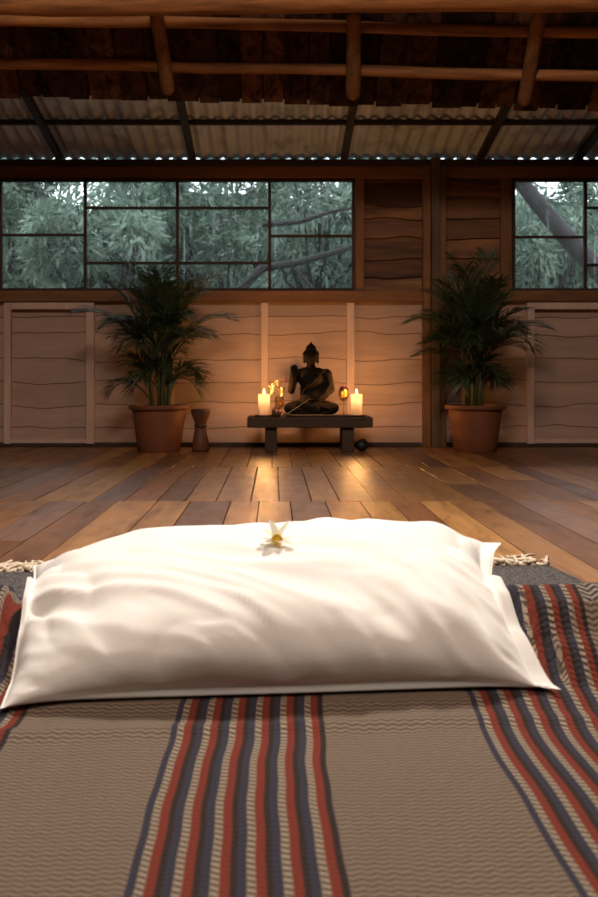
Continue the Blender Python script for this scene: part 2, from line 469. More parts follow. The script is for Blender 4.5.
# baseboards: the dark sill the boards stand on
struct(MB().box(XL, wx(421), WY-.03, WY+.02, 0, .028).build('baseboard_back', M['dark_beam'], bevel=.003))
struct(MB().box(wx(446), XR, WY-.03, WY+.02, 0, .028).build('baseboard_back', M['dark_beam'], bevel=.003))

# windows
def window(name, x0, x1, z0, z1, vbars, hbars):
    y0, y1 = WY-.02, WY+.025; t = .022
    root = bpy.data.objects.new(name, None); COL.objects.link(root); root.location = ((x0+x1)/2, WY, z0); struct(root)
    f = MB(); f.box(x0, x0+t, y0, y1, z0, z1).box(x1-t, x1, y0, y1, z0, z1).box(x0+t, x1-t, y0, y1, z0, z0+t).box(x0+t, x1-t, y0, y1, z1-t, z1)
    f.build('window_frame', M['sash'], root, bevel=.002)
    for v in vbars: MB().box(v-.010, v+.010, y0+.004, y1-.004, z0+t, z1-t).build('mullion', M['sash'], root)
    for a, b, z in hbars: MB().box(a, b, y0+.006, y1-.006, z-.008, z+.008).build('glazing_bar', M['sash'], root)
    MB().box(x0+t, x1-t, WY+.001, WY+.005, z0+t, z1-t).build('window_glass', M['glass'], root)
z0, z1 = wz(291.5), wz(178.5)
vb = [wx(85.3), wx(177.5), wx(269.6)]; e = .01
window('window_1', wx(-1), wx(355), z0, z1, vb,
       [(wx(2), vb[0]-e, wz(235)), (vb[0]+e, vb[1]-e, wz(208)), (vb[0]+e, vb[1]-e, wz(263)), (vb[1]+e, vb[2]-e, wz(208)),
        (vb[1]+e, vb[2]-e, wz(263)), (vb[2]+e, wx(352), wz(236))])
vb = [wx(585)]
window('window_2', wx(511.5), wx(664), z0, z1, vb, [(wx(514), vb[0]-e, wz(237)), (vb[0]+e, wx(661), wz(208)), (vb[0]+e, wx(661), wz(265))])

# other walls, out of frame, that close the room
struct(MB().box(XL-.1, XL, YB, WY, 0, 5.6).build('wall_left', M['side_wall']))
struct(MB().box(XR, XR+.1, YB, WY, 0, 5.6).build('wall_right', M['side_wall']))
struct(MB().box(XL, XR, YB-.1, YB, 0, 5.6).build('wall_front', M['side_wall']))

# corrugated metal roof over the wall
SR = .164; ZE = wz(158.5)
def zmetal(Y): return ZE+SR*(WY-Y)
mb = MB(); pitch = .088; nx = int((XR-XL+.2)/pitch)*8
def fm(top):
    def g(u, v):
        x = XL-.1+(XR-XL+.2)*u; Y = 7.50+(6.31-7.50)*v
        return (x, Y, zmetal(Y)+.012*math.cos(2*PI*x/pitch)+.012+(.003 if top else 0)+.006*noise.noise(Vector((x*1.5, Y*3, 0))))
    return g
mb.grid(nx, 12, fm(False), True); mb.grid(nx, 12, fm(True))
struct(mb.build('ceiling_metal', M['metal_roof'], smooth=True))
for i, px in enumerate((62, 193, 343.5, 478, 575, -70)):
    X = wx(px); mb = MB(); ya, yb = WY+.04, 6.3
    wdt = .022
    vs = []
    for Y in (ya, yb):
        z = zmetal(Y)
        vs += [(X-wdt, Y, z-.045), (X+wdt, Y, z-.045), (X+wdt, Y, z-.002), (X-wdt, Y, z-.002)]
    mb.add(vs, [(0,1,2,3), (7,6,5,4), (0,4,5,1), (1,5,6,2), (2,6,7,3), (3,7,4,0)])
    ntrim[0] += 1; struct(mb.build('trim_%d' % ntrim[0], M['steel_dark'], bevel=.003))
Y = 6.80; trim(XL, XR, Y-.02, Y+.02, zmetal(Y)-.03, zmetal(Y)+.001, M['steel_dark'])

# steep rough-board roof nearer the camera
SB = .8
def zb(X, Y): return 1.985-.0225*X + SB*(6.33-Y)
r = random.Random(5); mb = MB(); x = XL-.1
nrm = Vector((0, SB, 1)).normalized()
while x < XR+.1:
    wd = r.uniform(.09, .19); k = r.choice([.5, .6, .8, 1, 1.2, 1.9]); mb.cur = (k, k*r.uniform(.85, 1.05), k*r.uniform(.8, 1.05))
    off = r.uniform(0, .022); yb = 6.33+r.uniform(-.004, .008)
    rows2 = [yb, 6.0, 5.6, 5.0, 4.0, 2.0]
    jx = [r.uniform(-.008, .008) for _ in rows2]
    vs = []
    for Y, j in zip(rows2, jx):
        z = zb(x, Y)+.045+off
        for dx, dz in ((.003+j*.5, 0), (wd-.003+j, 0), (wd-.003+j, .018), (.003+j*.5, .018)): vs.append((x+dx, Y, z+dz))
    fs = [(0,3,2,1)]
    for i in range(len(rows2)-1):
        o = i*4
        for a in range(4): fs.append((o+a, o+(a+1) % 4, o+4+(a+1) % 4, o+4+a))
    mb.add(vs, fs); x += wd
mb.cur = (.4, .4, .4)
mb.add([(XL-.1, 6.33, 2.130), (XR+.1, 6.33, 1.998), (XR+.1, 2.0, 1.998+.8*4.33), (XL-.1, 2.0, 2.130+.8*4.33)], [(0,1,2,3)])
mb.add([(XL-.1, 2.0, 5.6), (XR+.1, 2.0, 5.6), (XR+.1, YB-.1, 5.4), (XL-.1, YB-.1, 5.4)], [(0,1,2,3)])
struct(mb.build('ceiling', M['roof_boards']))

def log(name, pts, rad, mat, seed, label, cat, group=None, n=14):
    """a rough pole with knots and rounded ends through the given points"""
    P = [Vector(p) for p in pts]; out = []; rr = []
    K = 26
    L = [0]
    for i in range(1, len(P)): L.append(L[-1]+(P[i]-P[i-1]).length)
    def at(s):
        for i in range(1, len(P)):
            if s <= L[i] or i == len(P)-1:
                return P[i-1].lerp(P[i], (s-L[i-1])/(L[i]-L[i-1]))
    T = L[-1]
    ss = [rad*(1-math.cos(a)) for a in (0.15, .6, 1.0, 1.35)]
    ss += [rad+(T-2*rad)*k/K for k in range(1, K)] + [T-x for x in ss[::-1]]
    for s in ss:
        c = at(s); e = min(s, T-s)
        q = 1 if e >= rad else math.sqrt(max(.02, 1-(1-e/rad)**2))
        w1 = noise.noise(Vector((s*3, seed, 0)))
        c = c+Vector((0, noise.noise(Vector((s*2, seed, 5))), noise.noise(Vector((s*1.6, seed, 9)))))*rad*.25
        out.append(c); rr.append(rad*q*(1+.14*w1))
    mb = MB(); mb.tube(out, rr, n)
    return tag(mb.build(name, mat, origin=P[0], smooth=True), label, cat, group)
G = 'round roof poles'
log('roof_purlin', [(XL+.02, 6.08, wz(58.5, 6.08)), PX(168, 66, 6.08), PX(353, 70, 6.08), PX(530, 75.5, 6.08), (XR-.02, 6.08, wz(79, 6.08))], .031, M['log'], 1,
    'long horizontal wooden pole just above the rafter tips, lower of the two thin cross poles', 'beam')
log('roof_purlin', [(XL+.02, 5.90, wz(18, 5.90)), PX(168, 22, 5.90), PX(353, 27, 5.90), PX(530, 32, 5.90), (XR-.02, 5.90, wz(35, 5.90))], .031, M['log'], 2,
    'long horizontal wooden pole close under the big log, upper of the two thin cross poles', 'beam')
log('ridge_log', [(XL+.02, 5.62, wz(5, 5.62)), PX(150, 3, 5.62), PX(400, 0, 5.62), (XR-.02, 5.62, wz(-4, 5.62))], .062, M['log'], 3,
    'thick rough log running across the very top of the picture', 'beam')
log('roof_rafter', [PX(168.5, 94, 6.20), PX(155, 6, 5.76)], .040, M['log_y'], 4, 'short round rafter with a blunt tip, above the left palm', 'rafter')
log('roof_rafter', [PX(353, 99, 6.20), PX(354, 10, 5.76)], .040, M['log_y'], 5, 'dark upright rafter pole in the middle, above the window end beside the statue', 'rafter')
log('roof_rafter', [PX(523.5, 105, 6.20), PX(541, 4, 5.72)], .040, M['log_y'], 6, 'leaning round rafter with a pale tip, above the right window', 'rafter')

# ------------------------------------------------------------------ outside
mb = MB(); mb.box(-14, 14, WY+.2, 26, -.5, -.3); struct(mb.build('ground', M['hill']))
mb = MB()
mb.grid(70, 26, lambda u, v: ((u-.5)*30, 14.5+v*5+1.5*noise.noise(Vector((u*12, v*5, 1))),
        -.4+v*4.0+.7*noise.noise(Vector((u*16, v*6, 0)))+.3*noise.noise(Vector((u*50, v*20, 3)))), False)
struct(mb.build('hillside', M['hill'], smooth=False))

def leaves(center, radii, n, size, seed, droop=.5, clumps=26, ratio=.28):
    rg = np.random.RandomState(seed)
    d = rg.normal(size=(clumps, 3)); d /= np.linalg.norm(d, axis=1)[:, None]
    cc = np.array(center)+d*np.array(radii)*rg.uniform(.3, 1.0, (clumps, 1))
    cr = rg.uniform(.16, .34, clumps)*np.mean(radii)
    idx = rg.randint(0, clumps, n); off = rg.normal(size=(n, 3)); off /= np.linalg.norm(off, axis=1)[:, None]
    p = cc[idx]+off*(cr[idx]*rg.uniform(.3, 1, n)**.5)[:, None]
    dr = off*.8+rg.normal(size=(n, 3))*.5; dr[:, 2] -= droop; dr /= np.linalg.norm(dr, axis=1)[:, None]
    sd = np.cross(dr, rg.normal(size=(n, 3))); sd /= np.linalg.norm(sd, axis=1)[:, None]
    nn = np.cross(sd, dr)
    L = size*rg.uniform(.6, 1.3, n)[:, None]; W = L*ratio*.5
    a = p; b = p+dr*L*.4+sd*W-nn*W*.3; c = p+dr*L; e = p+dr*L*.4-sd*W-nn*W*.3; mid = p+dr*L*.45
    V = np.stack([a, b, c, e, mid], 1).reshape(-1, 3)
    mb = MB(); mb.v = [tuple(x) for x in V.tolist()]
    for i in range(n):
        o = 5*i; mb.f.append((o, o+1, o+2, o+4)); mb.f.append((o, o+4, o+2, o+3))
    mb.c = [None]*len(mb.f)
    return mb, cc
def tree(base, crown, radii, n, size, seed, mat, label, group=None, trunk=.07, droop=.5, ratio=.28, name='tree'):
    t = thing(name, base, label, 'tree', group)
    mb, cc = leaves(crown, radii, n, size, seed, droop, ratio=ratio)
    fo = mb.build('foliage', mat, t); fo['kind'] = 'stuff'
    tb = MB(); b = Vector(base); c = Vector(crown)
    tb.tube([b, b.lerp(c, .4)+Vector((.08, 0, 0)), c+Vector((0, 0, radii[2]*.2))], [trunk, trunk*.75, trunk*.35], 8)
    for k in range(0, 26, 2): 
        q = Vector(cc[k]); tb.tube([b.lerp(c, .6), b.lerp(q, .75)+Vector((0,0,.1)), q], [trunk*.4, trunk*.25, trunk*.1], 5)
    tb.build('trunk', M['bark'], t, smooth=True)
    return t
spots = [ # px, Y, crown py, radii, n, leaf, label, mat
 (10, 11.0, 235, (1.0,.8,1.0), 3600, .15, 'leafy tree filling the leftmost column of the long window', 'tree_leaf_a'),
 (105, 10.2, 250, (.85,.7,.75), 3400, .15, 'bushy tree with drooping leaves behind the left palm', 'tree_leaf_b'),
 (150, 12.6, 205, (1.1,.8,.8), 2800, .16, 'pale green tree beyond the second window column, near the bright gap', 'tree_leaf_b'),
 (220, 11.2, 230, (.9,.8,.95), 3600, .15, 'dense leafy tree in the third column of the long window', 'tree_leaf_a'),
 (315, 12.2, 210, (.9,.8,.8), 2800, .14, 'leafy tree with a dark bare branch at the right end of the long window', 'tree_leaf_b'),
 (340, 13.2, 270, (1.2,.8,.8), 2600, .15, 'low bright shrub in the bottom corner of the long window near the dark board panel', 'tree_leaf_b'),
 (535, 11.6, 250, (.8,.7,1.1), 3400, .15, 'tree with hanging leaves in the right window, left of the leaning trunk', 'tree_leaf_b'),
 (625, 12.6, 220, (.9,.8,1.1), 2600, .15, 'leafy tree at the right picture edge behind the leaning trunk', 'tree_leaf_a'),
 (440, 12.0, 230, (.9,.8,1.0), 1500, .15, 'tree mostly hidden behind the dark boards between both windows', 'tree_leaf_a'),
]
for i, (px, Y, py, rad, n, sz, lab, mt) in enumerate(spots):
    c = PX(px, py, Y); tt = tree((c.x, Y, -.3), tuple(c), rad, int(n*1.6), sz*.75, 40+i, M[mt], lab)
    if i == 4: branch_tree = tt
# far, taller tree line on the hill
mb = MB()
for i in range(9):
    X = -7+1.75*i; Y = 17+1.2*math.sin(i*2.1)
    zt_ = 2.9+.9*math.sin(i*1.7)
    tree((X, Y, 1.2), (X, Y, zt_), (1.3,1.0,1.0), 1500, .24, 70+i, M['tree_leaf_a'],
         'hazy green tree on the hillside seen between nearer leaves', 'trees along the hill behind the windows', .09)
# the leaning trunk and a low branch
t = tag(MB().tube([PX(470, 120, 9.6), PX(508, 165, 9.6), PX(535, 200, 9.6), PX(562, 232, 9.5), PX(590, 262, 9.4), PX(640, 315, 9.3), (3.75, 9.2, -.3)],
        [.055, .065, .072, .078, .085, .10, .13], 12).build('leaning_trunk', M['bark'], origin=(3.75, 9.2, -.3), smooth=True),
        'thick bare trunk leaning diagonally across the right window', 'tree')
t = branch_tree
MB().tube([PX(200, 330, 9.5), PX(262, 268, 9.3), PX(300, 262, 9.3), PX(335, 252, 9.3), PX(400, 232, 9.4)], [.05, .036, .032, .026, .018], 8).build('branch', M['bark'], t, smooth=True)
MB().tube([PX(290, 264, 9.3), PX(310, 285, 9.3), PX(322, 300, 9.2)], [.02, .014, .01], 6).build('twig', M['bark'], t, smooth=True)
MB().tube([PX(262, 225, 9.6), PX(300, 222, 9.6), PX(330, 212, 9.6), PX(352, 208, 9.6)], [.028, .022, .018, .012], 6).build('twig', M['bark'], t, smooth=True)

# ------------------------------------------------------------------ potted palms
def frond(base, az, el, length, droop, seed, lw=.010, ll=.165):
    r = random.Random(seed); mb = MB(); pts = []; p = Vector(base); e = el
    K = 16; st = length/K; side = Vector((-math.sin(az), math.cos(az), 0))
    for i in range(K+1):
        pts.append(p.copy())
        d = Vector((math.cos(az)*math.cos(e), math.sin(az)*math.cos(e), math.sin(e)))
        p = p+d*st; p.y = min(p.y, 7.36); e -= droop/K*(.4+1.4*i/K)
    mb.tube(pts, [.0048*(1-.8*i/K)+.0008 for i in range(K+1)], 5)
    NL = 28
    for k in range(NL):
        f = .26+.74*k/(NL-1); q = f*K; i = min(int(q), K-1); c = pts[i].lerp(pts[i+1], q-i)
        t = (pts[i+1]-pts[i]).normalized()
        l = ll*(math.sin(PI*min(1, (f-.18)/.9))**.6)*r.uniform(.85, 1.15)+.03
        for s in (-1, 1):
            up = side.cross(t).normalized()*(1 if side.cross(t).z > 0 else -1)
            d = (t*r.uniform(.8, 1.1)+side*s*r.uniform(.45, .75)+up*r.uniform(.05, .3)).normalized()
            a = c; b = c+d*l*.5; d2 = (d+Vector((0,0,-r.uniform(.25, .65)))).normalized(); g = b+d2*l*.5
            wv = d.cross(up).normalized()*lw*.5; cr = up*lw*.12
            for q in (b, g): q.y = min(q.y, 7.37)
            mb.add([a-wv*.3, a+wv*.3, b+wv-cr, b+cr, b-wv-cr, g], [(0,1,2,3), (0,3,4), (3,2,5), (4,3,5)])
    return mb
def palm(px, Yc, seed, label, topx, fr):
    X = (px-275)/F*Yc
    t = thing('potted_palm', (X, Yc, 0), label, 'potted plant', None)
    hp = .292
    pot = MB().lathe([(0,0), (.128,0), (.132,.006), (.150,.12), (.167,.245), (.168,.262), (.186,.266), (.190,.272), (.190,hp-.004), (.186,hp),
                      (.172,hp), (.168,.25), (.160,.245)], (X, Yc, 0), 40, False)
    pot.build('pot', M['terracotta'], t, smooth=True).modifiers.new('e', 'EDGE_SPLIT').split_angle = .6
    mb = MB(); mb.lathe([(.001,.255), (.08,.253), (.162,.246)], (X, Yc, 0), 30, False); mb.build('soil', M['soil'], t, smooth=True)
    r = random.Random(seed)
    crowns = []
    for k in range(10):
        a = r.uniform(0, 2*PI); rr = r.uniform(.015, .06); h = r.uniform(.45, .66)
        b = Vector((X+rr*math.cos(a), Yc+rr*math.sin(a), .25)); c = Vector((X+rr*1.5*math.cos(a), Yc+rr*1.5*math.sin(a), h))
        MB().tube([b, b.lerp(c, .5)+Vector((.004,0,0)), c], [.011, .009, .006], 7).build('cane', M['palm_stem'], t, smooth=True)
        crowns.append(c)
    k = 0
    for (az, el, ln, dr, zc) in fr:
        c = crowns[k % len(crowns)]; k += 1
        base = Vector((c.x, c.y, min(c.z, zc)))
        frond(base, math.radians(az), math.radians(el), ln, math.radians(dr), seed*100+k).build('frond', M['palm_leaf'], t)
    return t
def fronds(seed, n):
    r = random.Random(seed); out = []
    for i in range(n):
        tier = i/n
        az = (i*137.5+r.uniform(-15, 15)) % 360
        if tier < .38: el, ln, dr, zc = r.uniform(72, 88), r.uniform(.48, .62), r.uniform(30, 65), .66
        elif tier < .8: el, ln, dr, zc = r.uniform(60, 80), r.uniform(.38, .50), r.uniform(75, 120), r.uniform(.50, .64)
        else: el, ln, dr, zc = r.uniform(58, 78), r.uniform(.16, .27), r.uniform(100, 150), r.uniform(.36, .46)
        out.append((az, el, ln, dr, zc))
    return out
FL = fronds(3, 44)+[(170, 80, .62, 65, .66), (200, 82, .70, 55, .66), (185, 60, .55, 70, .6), (20, 64, .52, 80, .58), (5, 58, .30, 130, .36), (178, 55, .28, 120, .34)]
palm(159, 6.93, 3, 'potted palm in a terracotta pot beside the wooden drum, under the long window', 0, FL)
FR = fronds(8, 46)+[(95, 85, .60, 25, .66), (60, 84, .62, 20, .66), (0, 66, .50, 85, .58), (184, 66, .50, 90, .58), (190, 50, .42, 70, .45)]
palm(475, 6.93, 8, 'potted palm in a terracotta pot in front of the dark upright post', 0, FR)

# ------------------------------------------------------------------ hourglass drum
Xd = (200.5-275)/F*6.98
t = thing('wooden_drum', (Xd, 6.98, 0), 'small hourglass-shaped dark wooden drum standing on the floor beside the left palm', 'drum')
MB().lathe([(0,0), (.052,0), (.056,.01), (.052,.06), (.038,.13), (.034,.155), (.040,.19), (.056,.225), (.060,.245), (.060,.262)], (Xd, 6.98, 0), 32, False).build('shell', M['drum'], t, smooth=True)
MB().lathe([(.0365,.148), (.041,.153), (.041,.163), (.0375,.168)], (Xd, 6.98, 0), 32, False).build('ring', M['bench_wood'], t, smooth=True)
MB().lathe([(0,.266), (.05,.266), (.061,.262), (.0625,.25), (.061,.243)], (Xd, 6.98, 0), 32, False).build('drumhead', M['bench_wood'], t, smooth=True)

# ------------------------------------------------------------------ bench and what stands on it
BY0, BY1 = 6.88, 7.20
BZ = wz(417, BY0)                        # top of the slab
t = thing('low_bench', ((310-275)/F*7.03, 7.03, 0), 'low dark wooden bench used as an altar against the pale wall', 'bench')
mb = MB(); x0, x1 = (247-275)/F*BY0, (373-275)/F*BY0
def slab(u, v): pass
nx = 24; vs = []
for j in range(nx+1):
    x = x0+(x1-x0)*j/nx; w1 = .006*noise.noise(Vector((x*6, 1, 0))); w2 = .005*noise.noise(Vector((x*7, 5, 0)))
    vs += [(x, BY0+w1, BZ-.068+w2), (x, BY1, BZ-.066), (x, BY1, BZ), (x, BY0+w1, BZ-.002)]
fs = [(0,1,2,3), tuple(nx*4+q for q in (3,2,1,0))]
for j in range(nx):
    o = j*4
    for a in range(4): fs.append((o+a, o+4+a, o+4+(a+1) % 4, o+(a+1) % 4))
mb.add(vs, fs); mb.build('bench_top', M['bench_wood'], t, bevel=.006)
for a, b in ((265, 277), (342, 354)):
    xa, xb = (a-275)/F*6.92, (b-275)/F*6.92
    for (ya, yb) in ((6.915, 6.985), (7.10, 7.17)):
        MB().box(xa, xb, ya, yb, 0, BZ-.064).build('leg', M['bench_wood'], t, bevel=.004)

# seated stone Buddha
SX, SY = (311-275)/F*7.06, 7.06
b = MB()
R3 = lambda ax, d: Matrix.Rotation(math.radians(d), 3, ax)
b.ell((0,.005,.018), (.165,.105,.02))                                   # plinth of folded robe
b.ell((0,.02,.085), (.085,.07,.06)); b.ell((0,.02,.16), (.072,.052,.10)); b.ell((0,.018,.235), (.088,.053,.07))
b.ell((0,.018,.278), (.098,.044,.036)); b.ell((-.097,.015,.268), .034); b.ell((.097,.015,.268), .034)
b.cap((0,.015,.29), (0,.012,.345), .030, .027)
b.ell((0,.008,.372), (.043,.043,.052)); b.ell((0,.014,.394), (.049,.049,.038))
b.ell((0,.016,.428), (.035,.034,.032)); b.cap((0,.016,.448), (0,.016,.464), .016, .009)
b.ell((.078,.020,.20), (.040,.030,.075)); b.ell((.06,-.005,.14), (.06,.04,.04))
for s in (-1, 1):
    b.ell((s*.044,.012,.366), (.008,.012,.024)); b.ell((s*.045,.010,.343), (.008,.008,.010))
    b.ell((s*.017,-.030,.378), (.011,.006,.004))
b.ell((0,-.036,.368), (.0055,.009,.013)); b.ell((0,-.032,.350), (.013,.006,.004)); b.ell((0,-.026,.335), (.015,.012,.010))
# arm in the lap (picture right)
b.cap((.105,.012,.265), (.128,.010,.165), .032, .026); b.cap((.128,.010,.165), (.050,-.070,.112), .026, .019)
b.ell((.025,-.080,.105), (.034,.022,.011))
# raised arm (picture left)
b.cap((-.105,.012,.265), (-.128,-.005,.160), .031, .024); b.cap((-.128,-.005,.160), (-.112,-.062,.240), .024, .016)
b.ell((-.110,-.066,.268), (.023,.010,.024))
for i, l in enumerate((.030, .038, .041, .035)):
    b.cap((-.128+.0125*i,-.068,.280), (-.130+.013*i,-.068,.284+l), .0062, .0050, 8)
b.cap((-.092,-.068,.262), (-.080,-.074,.286), .0065, .005, 8)
# crossed legs
for s in (-1, 1):
    b.cap((s*.045,.02,.060), (s*.142,-.030,.048), .050, .036)
    b.cap((s*.140,-.034,.045), (-s*.03,-.090,.040 if s < 0 else .058), .034, .024)
    b.ell((-s*.075,-.085,.050 if s < 0 else .074), (.038,.018,.013))
# robe edge across the chest and folds over the arm
b.tube([(.085,-.020,.295), (.045,-.034,.25), (-.02,-.036,.19), (-.062,-.026,.135)], .0065, 8)
b.tube([(.12,-.012,.20), (.09,-.05,.15), (.02,-.066,.10)], .008, 8)
st = bake_remesh(b, .0042, 3)
st.v = [(x+SX, y+SY, z+BZ+.0035) for x, y, z in st.v]
t = thing('buddha_statue', (SX, SY, BZ), 'dark seated Buddha statue with one raised hand on the bench', 'statue')
st.build('body', M['bronze'], t, smooth=True)
for sg in (-1, 1):
    MB().ell((SX+sg*.046, SY+.002, BZ+.334), (.0065,.0065,.009), 8, 6).build('earring', M['bead'], t, smooth=True)['label'] = 'small pale earring'
hc = MB(); r = random.Random(2)
for i in range(170):                                                    # hair curls
    g = math.acos(1-i/170*1.0); a = i*2.39996
    d = Vector((math.sin(g)*math.cos(a), math.sin(g)*math.sin(a), math.cos(g)))
    p = Vector((SX, SY+.014, BZ+.392))+Vector((d.x*.050, d.y*.050, d.z*.040))
    if p.z < BZ+.388 and p.y < SY-.012: continue
    hc.ell(p, .0048, 6, 4)
hc.build('hair_curls', M['bronze'], t, smooth=True)

# candles
def candle(px, label):
    Yc = 7.0; X = (px-275)/F*Yc
    s = thing('candle_saucer', (X, Yc, BZ), 'round pinkish clay saucer under the %s candle' % ('left' if px < 300 else 'right'), 'saucer')
    MB().lathe([(0,0), (.050,0), (.060,.004), (.066,.010), (.062,.010), (.050,.006), (0,.006)], (X, Yc, BZ), 32, False).build('dish', M['terracotta'], s, smooth=True)
    t = thing('pillar_candle', (X, Yc, BZ+.006), label, 'candle')
    R = .037; hgt = .135; z = BZ+.006
    wx_ = MB().lathe([(0,0), (R*.90,0), (R*.93,.004), (R,hgt*.9), (R*1.01,hgt-.003), (R*.96,hgt), (R*.6,hgt-.006), (.004,hgt-.010), (0,hgt-.010)], (X, Yc, z), 32, False)
    wx_ = wx_.build('wax', M['wax'], t, smooth=True)
    MB().tube([(X, Yc, z+hgt-.012), (X+.001, Yc, z+hgt+.004)], .0013, 6).build('wick', M['wick'], wx_)
    fl = MB().lathe([(.0005,0), (.0045,.004), (.0062,.010), (.0050,.018), (.0025,.026), (.0004,.033)], (X, Yc, z+hgt+.001), 12, False)
    fl.build('flame', M['flame'], wx_, smooth=True)
    l = bpy.data.lights.new('candle_light', 'POINT'); l.energy = CANDLE_W; l.color = (1, .46, .14); l.shadow_soft_size = .012
    o = bpy.data.objects.new('candle_light', l); COL.objects.link(o); o.location = (X, Yc, z+hgt+.020)
    l2 = bpy.data.lights.new('wax_fill_light', 'POINT'); l2.energy = .15; l2.color = (1, .70, .42); l2.shadow_soft_size = .008  # added light inside the wax, so the candle body seems to glow
    o = bpy.data.objects.new('wax_fill_light', l2); COL.objects.link(o); o.location = (X, Yc, z+hgt-.030)
candle(264, 'lit white pillar candle on the left end of the bench, beside the flower vase')
candle(356.5, 'lit white pillar candle on the right end of the bench')

def petal(mb, c, d, l, wdt, up=.2, curl=.25):
    d = Vector(d).normalized(); s = d.cross(Vector((0,0,1)))
    if s.length < .1: s = Vector((1,0,0))
    s.normalize(); n = s.cross(d).normalized(); c = Vector(c); K = 5; vs = []
    for i in range(K+1):
        t = i/K; w2 = wdt*math.sin(PI*min(1, t*.9+.08))**.7*.5 if i < K else wdt*.04
        p = c+d*l*t+n*l*curl*t*t
        vs += [p-s*w2+n*w2*.25, p, p+s*w2+n*w2*.25]
    fs = []
    for i in range(K):
        o = 3*i; fs += [(o, o+1, o+4, o+3), (o+1, o+2, o+5, o+4)]
    mb.add(vs, fs)

# left vase with flowers
Yv = 7.12; Xv = (279.5-275)/F*Yv
t = thing('flower_vase', (Xv, Yv, BZ), 'golden glass vase of cream and red flowers next to the left candle', 'vase')
MB().lathe([(0,0), (.026,0), (.027,.003), (.008,.008), (.006,.03), (.016,.045), (.030,.070), (.033,.095), (.029,.118), (.031,.124),
            (.028,.122), (.026,.116), (.030,.095), (.027,.072), (.012,.048), (0,.042)], (Xv, Yv, BZ), 28, False).build('glass', M['clear_glass'], t, smooth=True)
heads = [(272.5, 389, .042, 'petal_cream'), (282, 392, .034, 'petal_cream'), (286, 380, .018, 'petal_red'), (277, 383, .024, 'petal_cream')]
for i, (px, py, l, mt) in enumerate(heads):
    c = PX(px, py, Yv-.01*i)
    MB().tube([(Xv, Yv, BZ+.05), (Xv+(c.x-Xv)*.4, Yv, BZ+.12), c], .0016, 6).build('stem', M['stalk'], t)
    mb = MB(); n = 7 if mt != 'petal_red' else 11
    for k in range(n):
        a = 2*PI*k/n+i; petal(mb, c, (math.cos(a), -.5 if k % 2 else -.2, math.sin(a)), l, l*.35, curl=.2)
    mb.build('bloom', M[mt], t)
mb = MB()
for k, (px, py) in enumerate([(289, 386), (290, 392), (283, 375), (268, 380), (287, 397)]):
    c = PX(px, py, Yv); petal(mb, (Xv, Yv, BZ+.11), c-Vector((Xv, Yv, BZ+.11)), (c-Vector((Xv, Yv, BZ+.11))).length, .012)
mb.build('leaves', M['palm_leaf'], t)

# right goblet with a small bouquet
Xg = (343.5-275)/F*7.1; Yg = 7.1
t = thing('glass_goblet', (Xg, Yg, BZ), 'stemmed glass goblet holding a purple and white flower beside the right candle', 'goblet')
MB().lathe([(0,0), (.027,0), (.027,.002), (.005,.007), (.0035,.08), (.006,.092), (.024,.108), (.036,.135), (.036,.158), (.031,.182),
            (.029,.181), (.033,.158), (.033,.136), (.021,.111), (0,.098)], (Xg, Yg, BZ), 28, False).build('glass', M['clear_glass'], t, smooth=True)
for i, (dx, dz, l, mt) in enumerate([(.012, .145, .028, 'petal_cream'), (-.012, .135, .024, 'petal_cream'), (.0, .182, .022, 'petal_purple'), (-.014, .174, .02, 'petal_purple'), (.014, .178, .018, 'petal_purple')]):
    mb = MB(); c = Vector((Xg+dx, Yg-.01, BZ+dz))
    for k in range(8):
        a = 2*PI*k/8+i; petal(mb, c, (math.cos(a), -.5, math.sin(a)), l, l*.6, curl=.3)
    mb.build('bloom', M[mt], t)
    MB().tube([(Xg, Yg, BZ+.103), c], .0015, 6).build('stem', M['stalk'], t)

# copper bowl
Xc, Yc = (276.5-275)/F*6.95, 6.95
t = thing('copper_bowl', (Xc, Yc, BZ), 'tiny round copper bowl in front of the flower vase', 'bowl')
MB().lathe([(0,0), (.016,0), (.028,.012), (.034,.030), (.031,.048), (.022,.058), (.019,.060), (.019,.056), (.027,.047), (.030,.030), (.024,.014), (0,.006)], (Xc, Yc, BZ), 28, False).build('bowl', M['copper'], t, smooth=True)
MB().lathe([(.0195,.060), (.0235,.0615), (.0235,.0635), (.0195,.0625)], (Xc, Yc, BZ), 28, False).build('rim', M['copper'], t, smooth=True)

# incense tray and stick, prayer beads
Yt = 6.912
xa, xb = (283-275)/F*Yt, (349-275)/F*Yt
t = thing('incense_tray', ((xa+xb)/2, Yt, BZ), 'long narrow pale wooden incense tray along the front edge of the bench', 'tray')
MB().grid(20, 5, lambda u, v: (xa+(xb-xa)*u, Yt-.018+.036*v, BZ+.004+.010*(2*v-1)**2+.012*max(0, .15-u)/.15)).build('trough', M['tray'], t, smooth=True).modifiers.new('th', 'SOLIDIFY').thickness = .003
p0 = PX(285, 415.4, 6.912); p1 = PX(310, 398.5, 6.93)
tag(MB().tube([p0, p1], [.0022, .0016], 6).build('incense_stick', M['incense'], origin=p0), 'thin pale incense stick leaning diagonally up from the tray', 'incense stick')
mb = MB(); xs = (313-275)/F*6.945; xe = (350-275)/F*6.945
for i in range(34):
    u = i/33; x = xs+(xe-xs)*(1-abs(2*u-1)); y = 6.944+(.007 if u > .5 else -.007)
    mb.ell((x, y, BZ+.006+.002*(i % 2)), .0062, 8, 6)
tag(mb.build('prayer_beads', M['bead'], origin=((xs+xe)/2, 6.944, BZ), smooth=True), 'string of small pale prayer beads at the foot of the statue', 'beads')

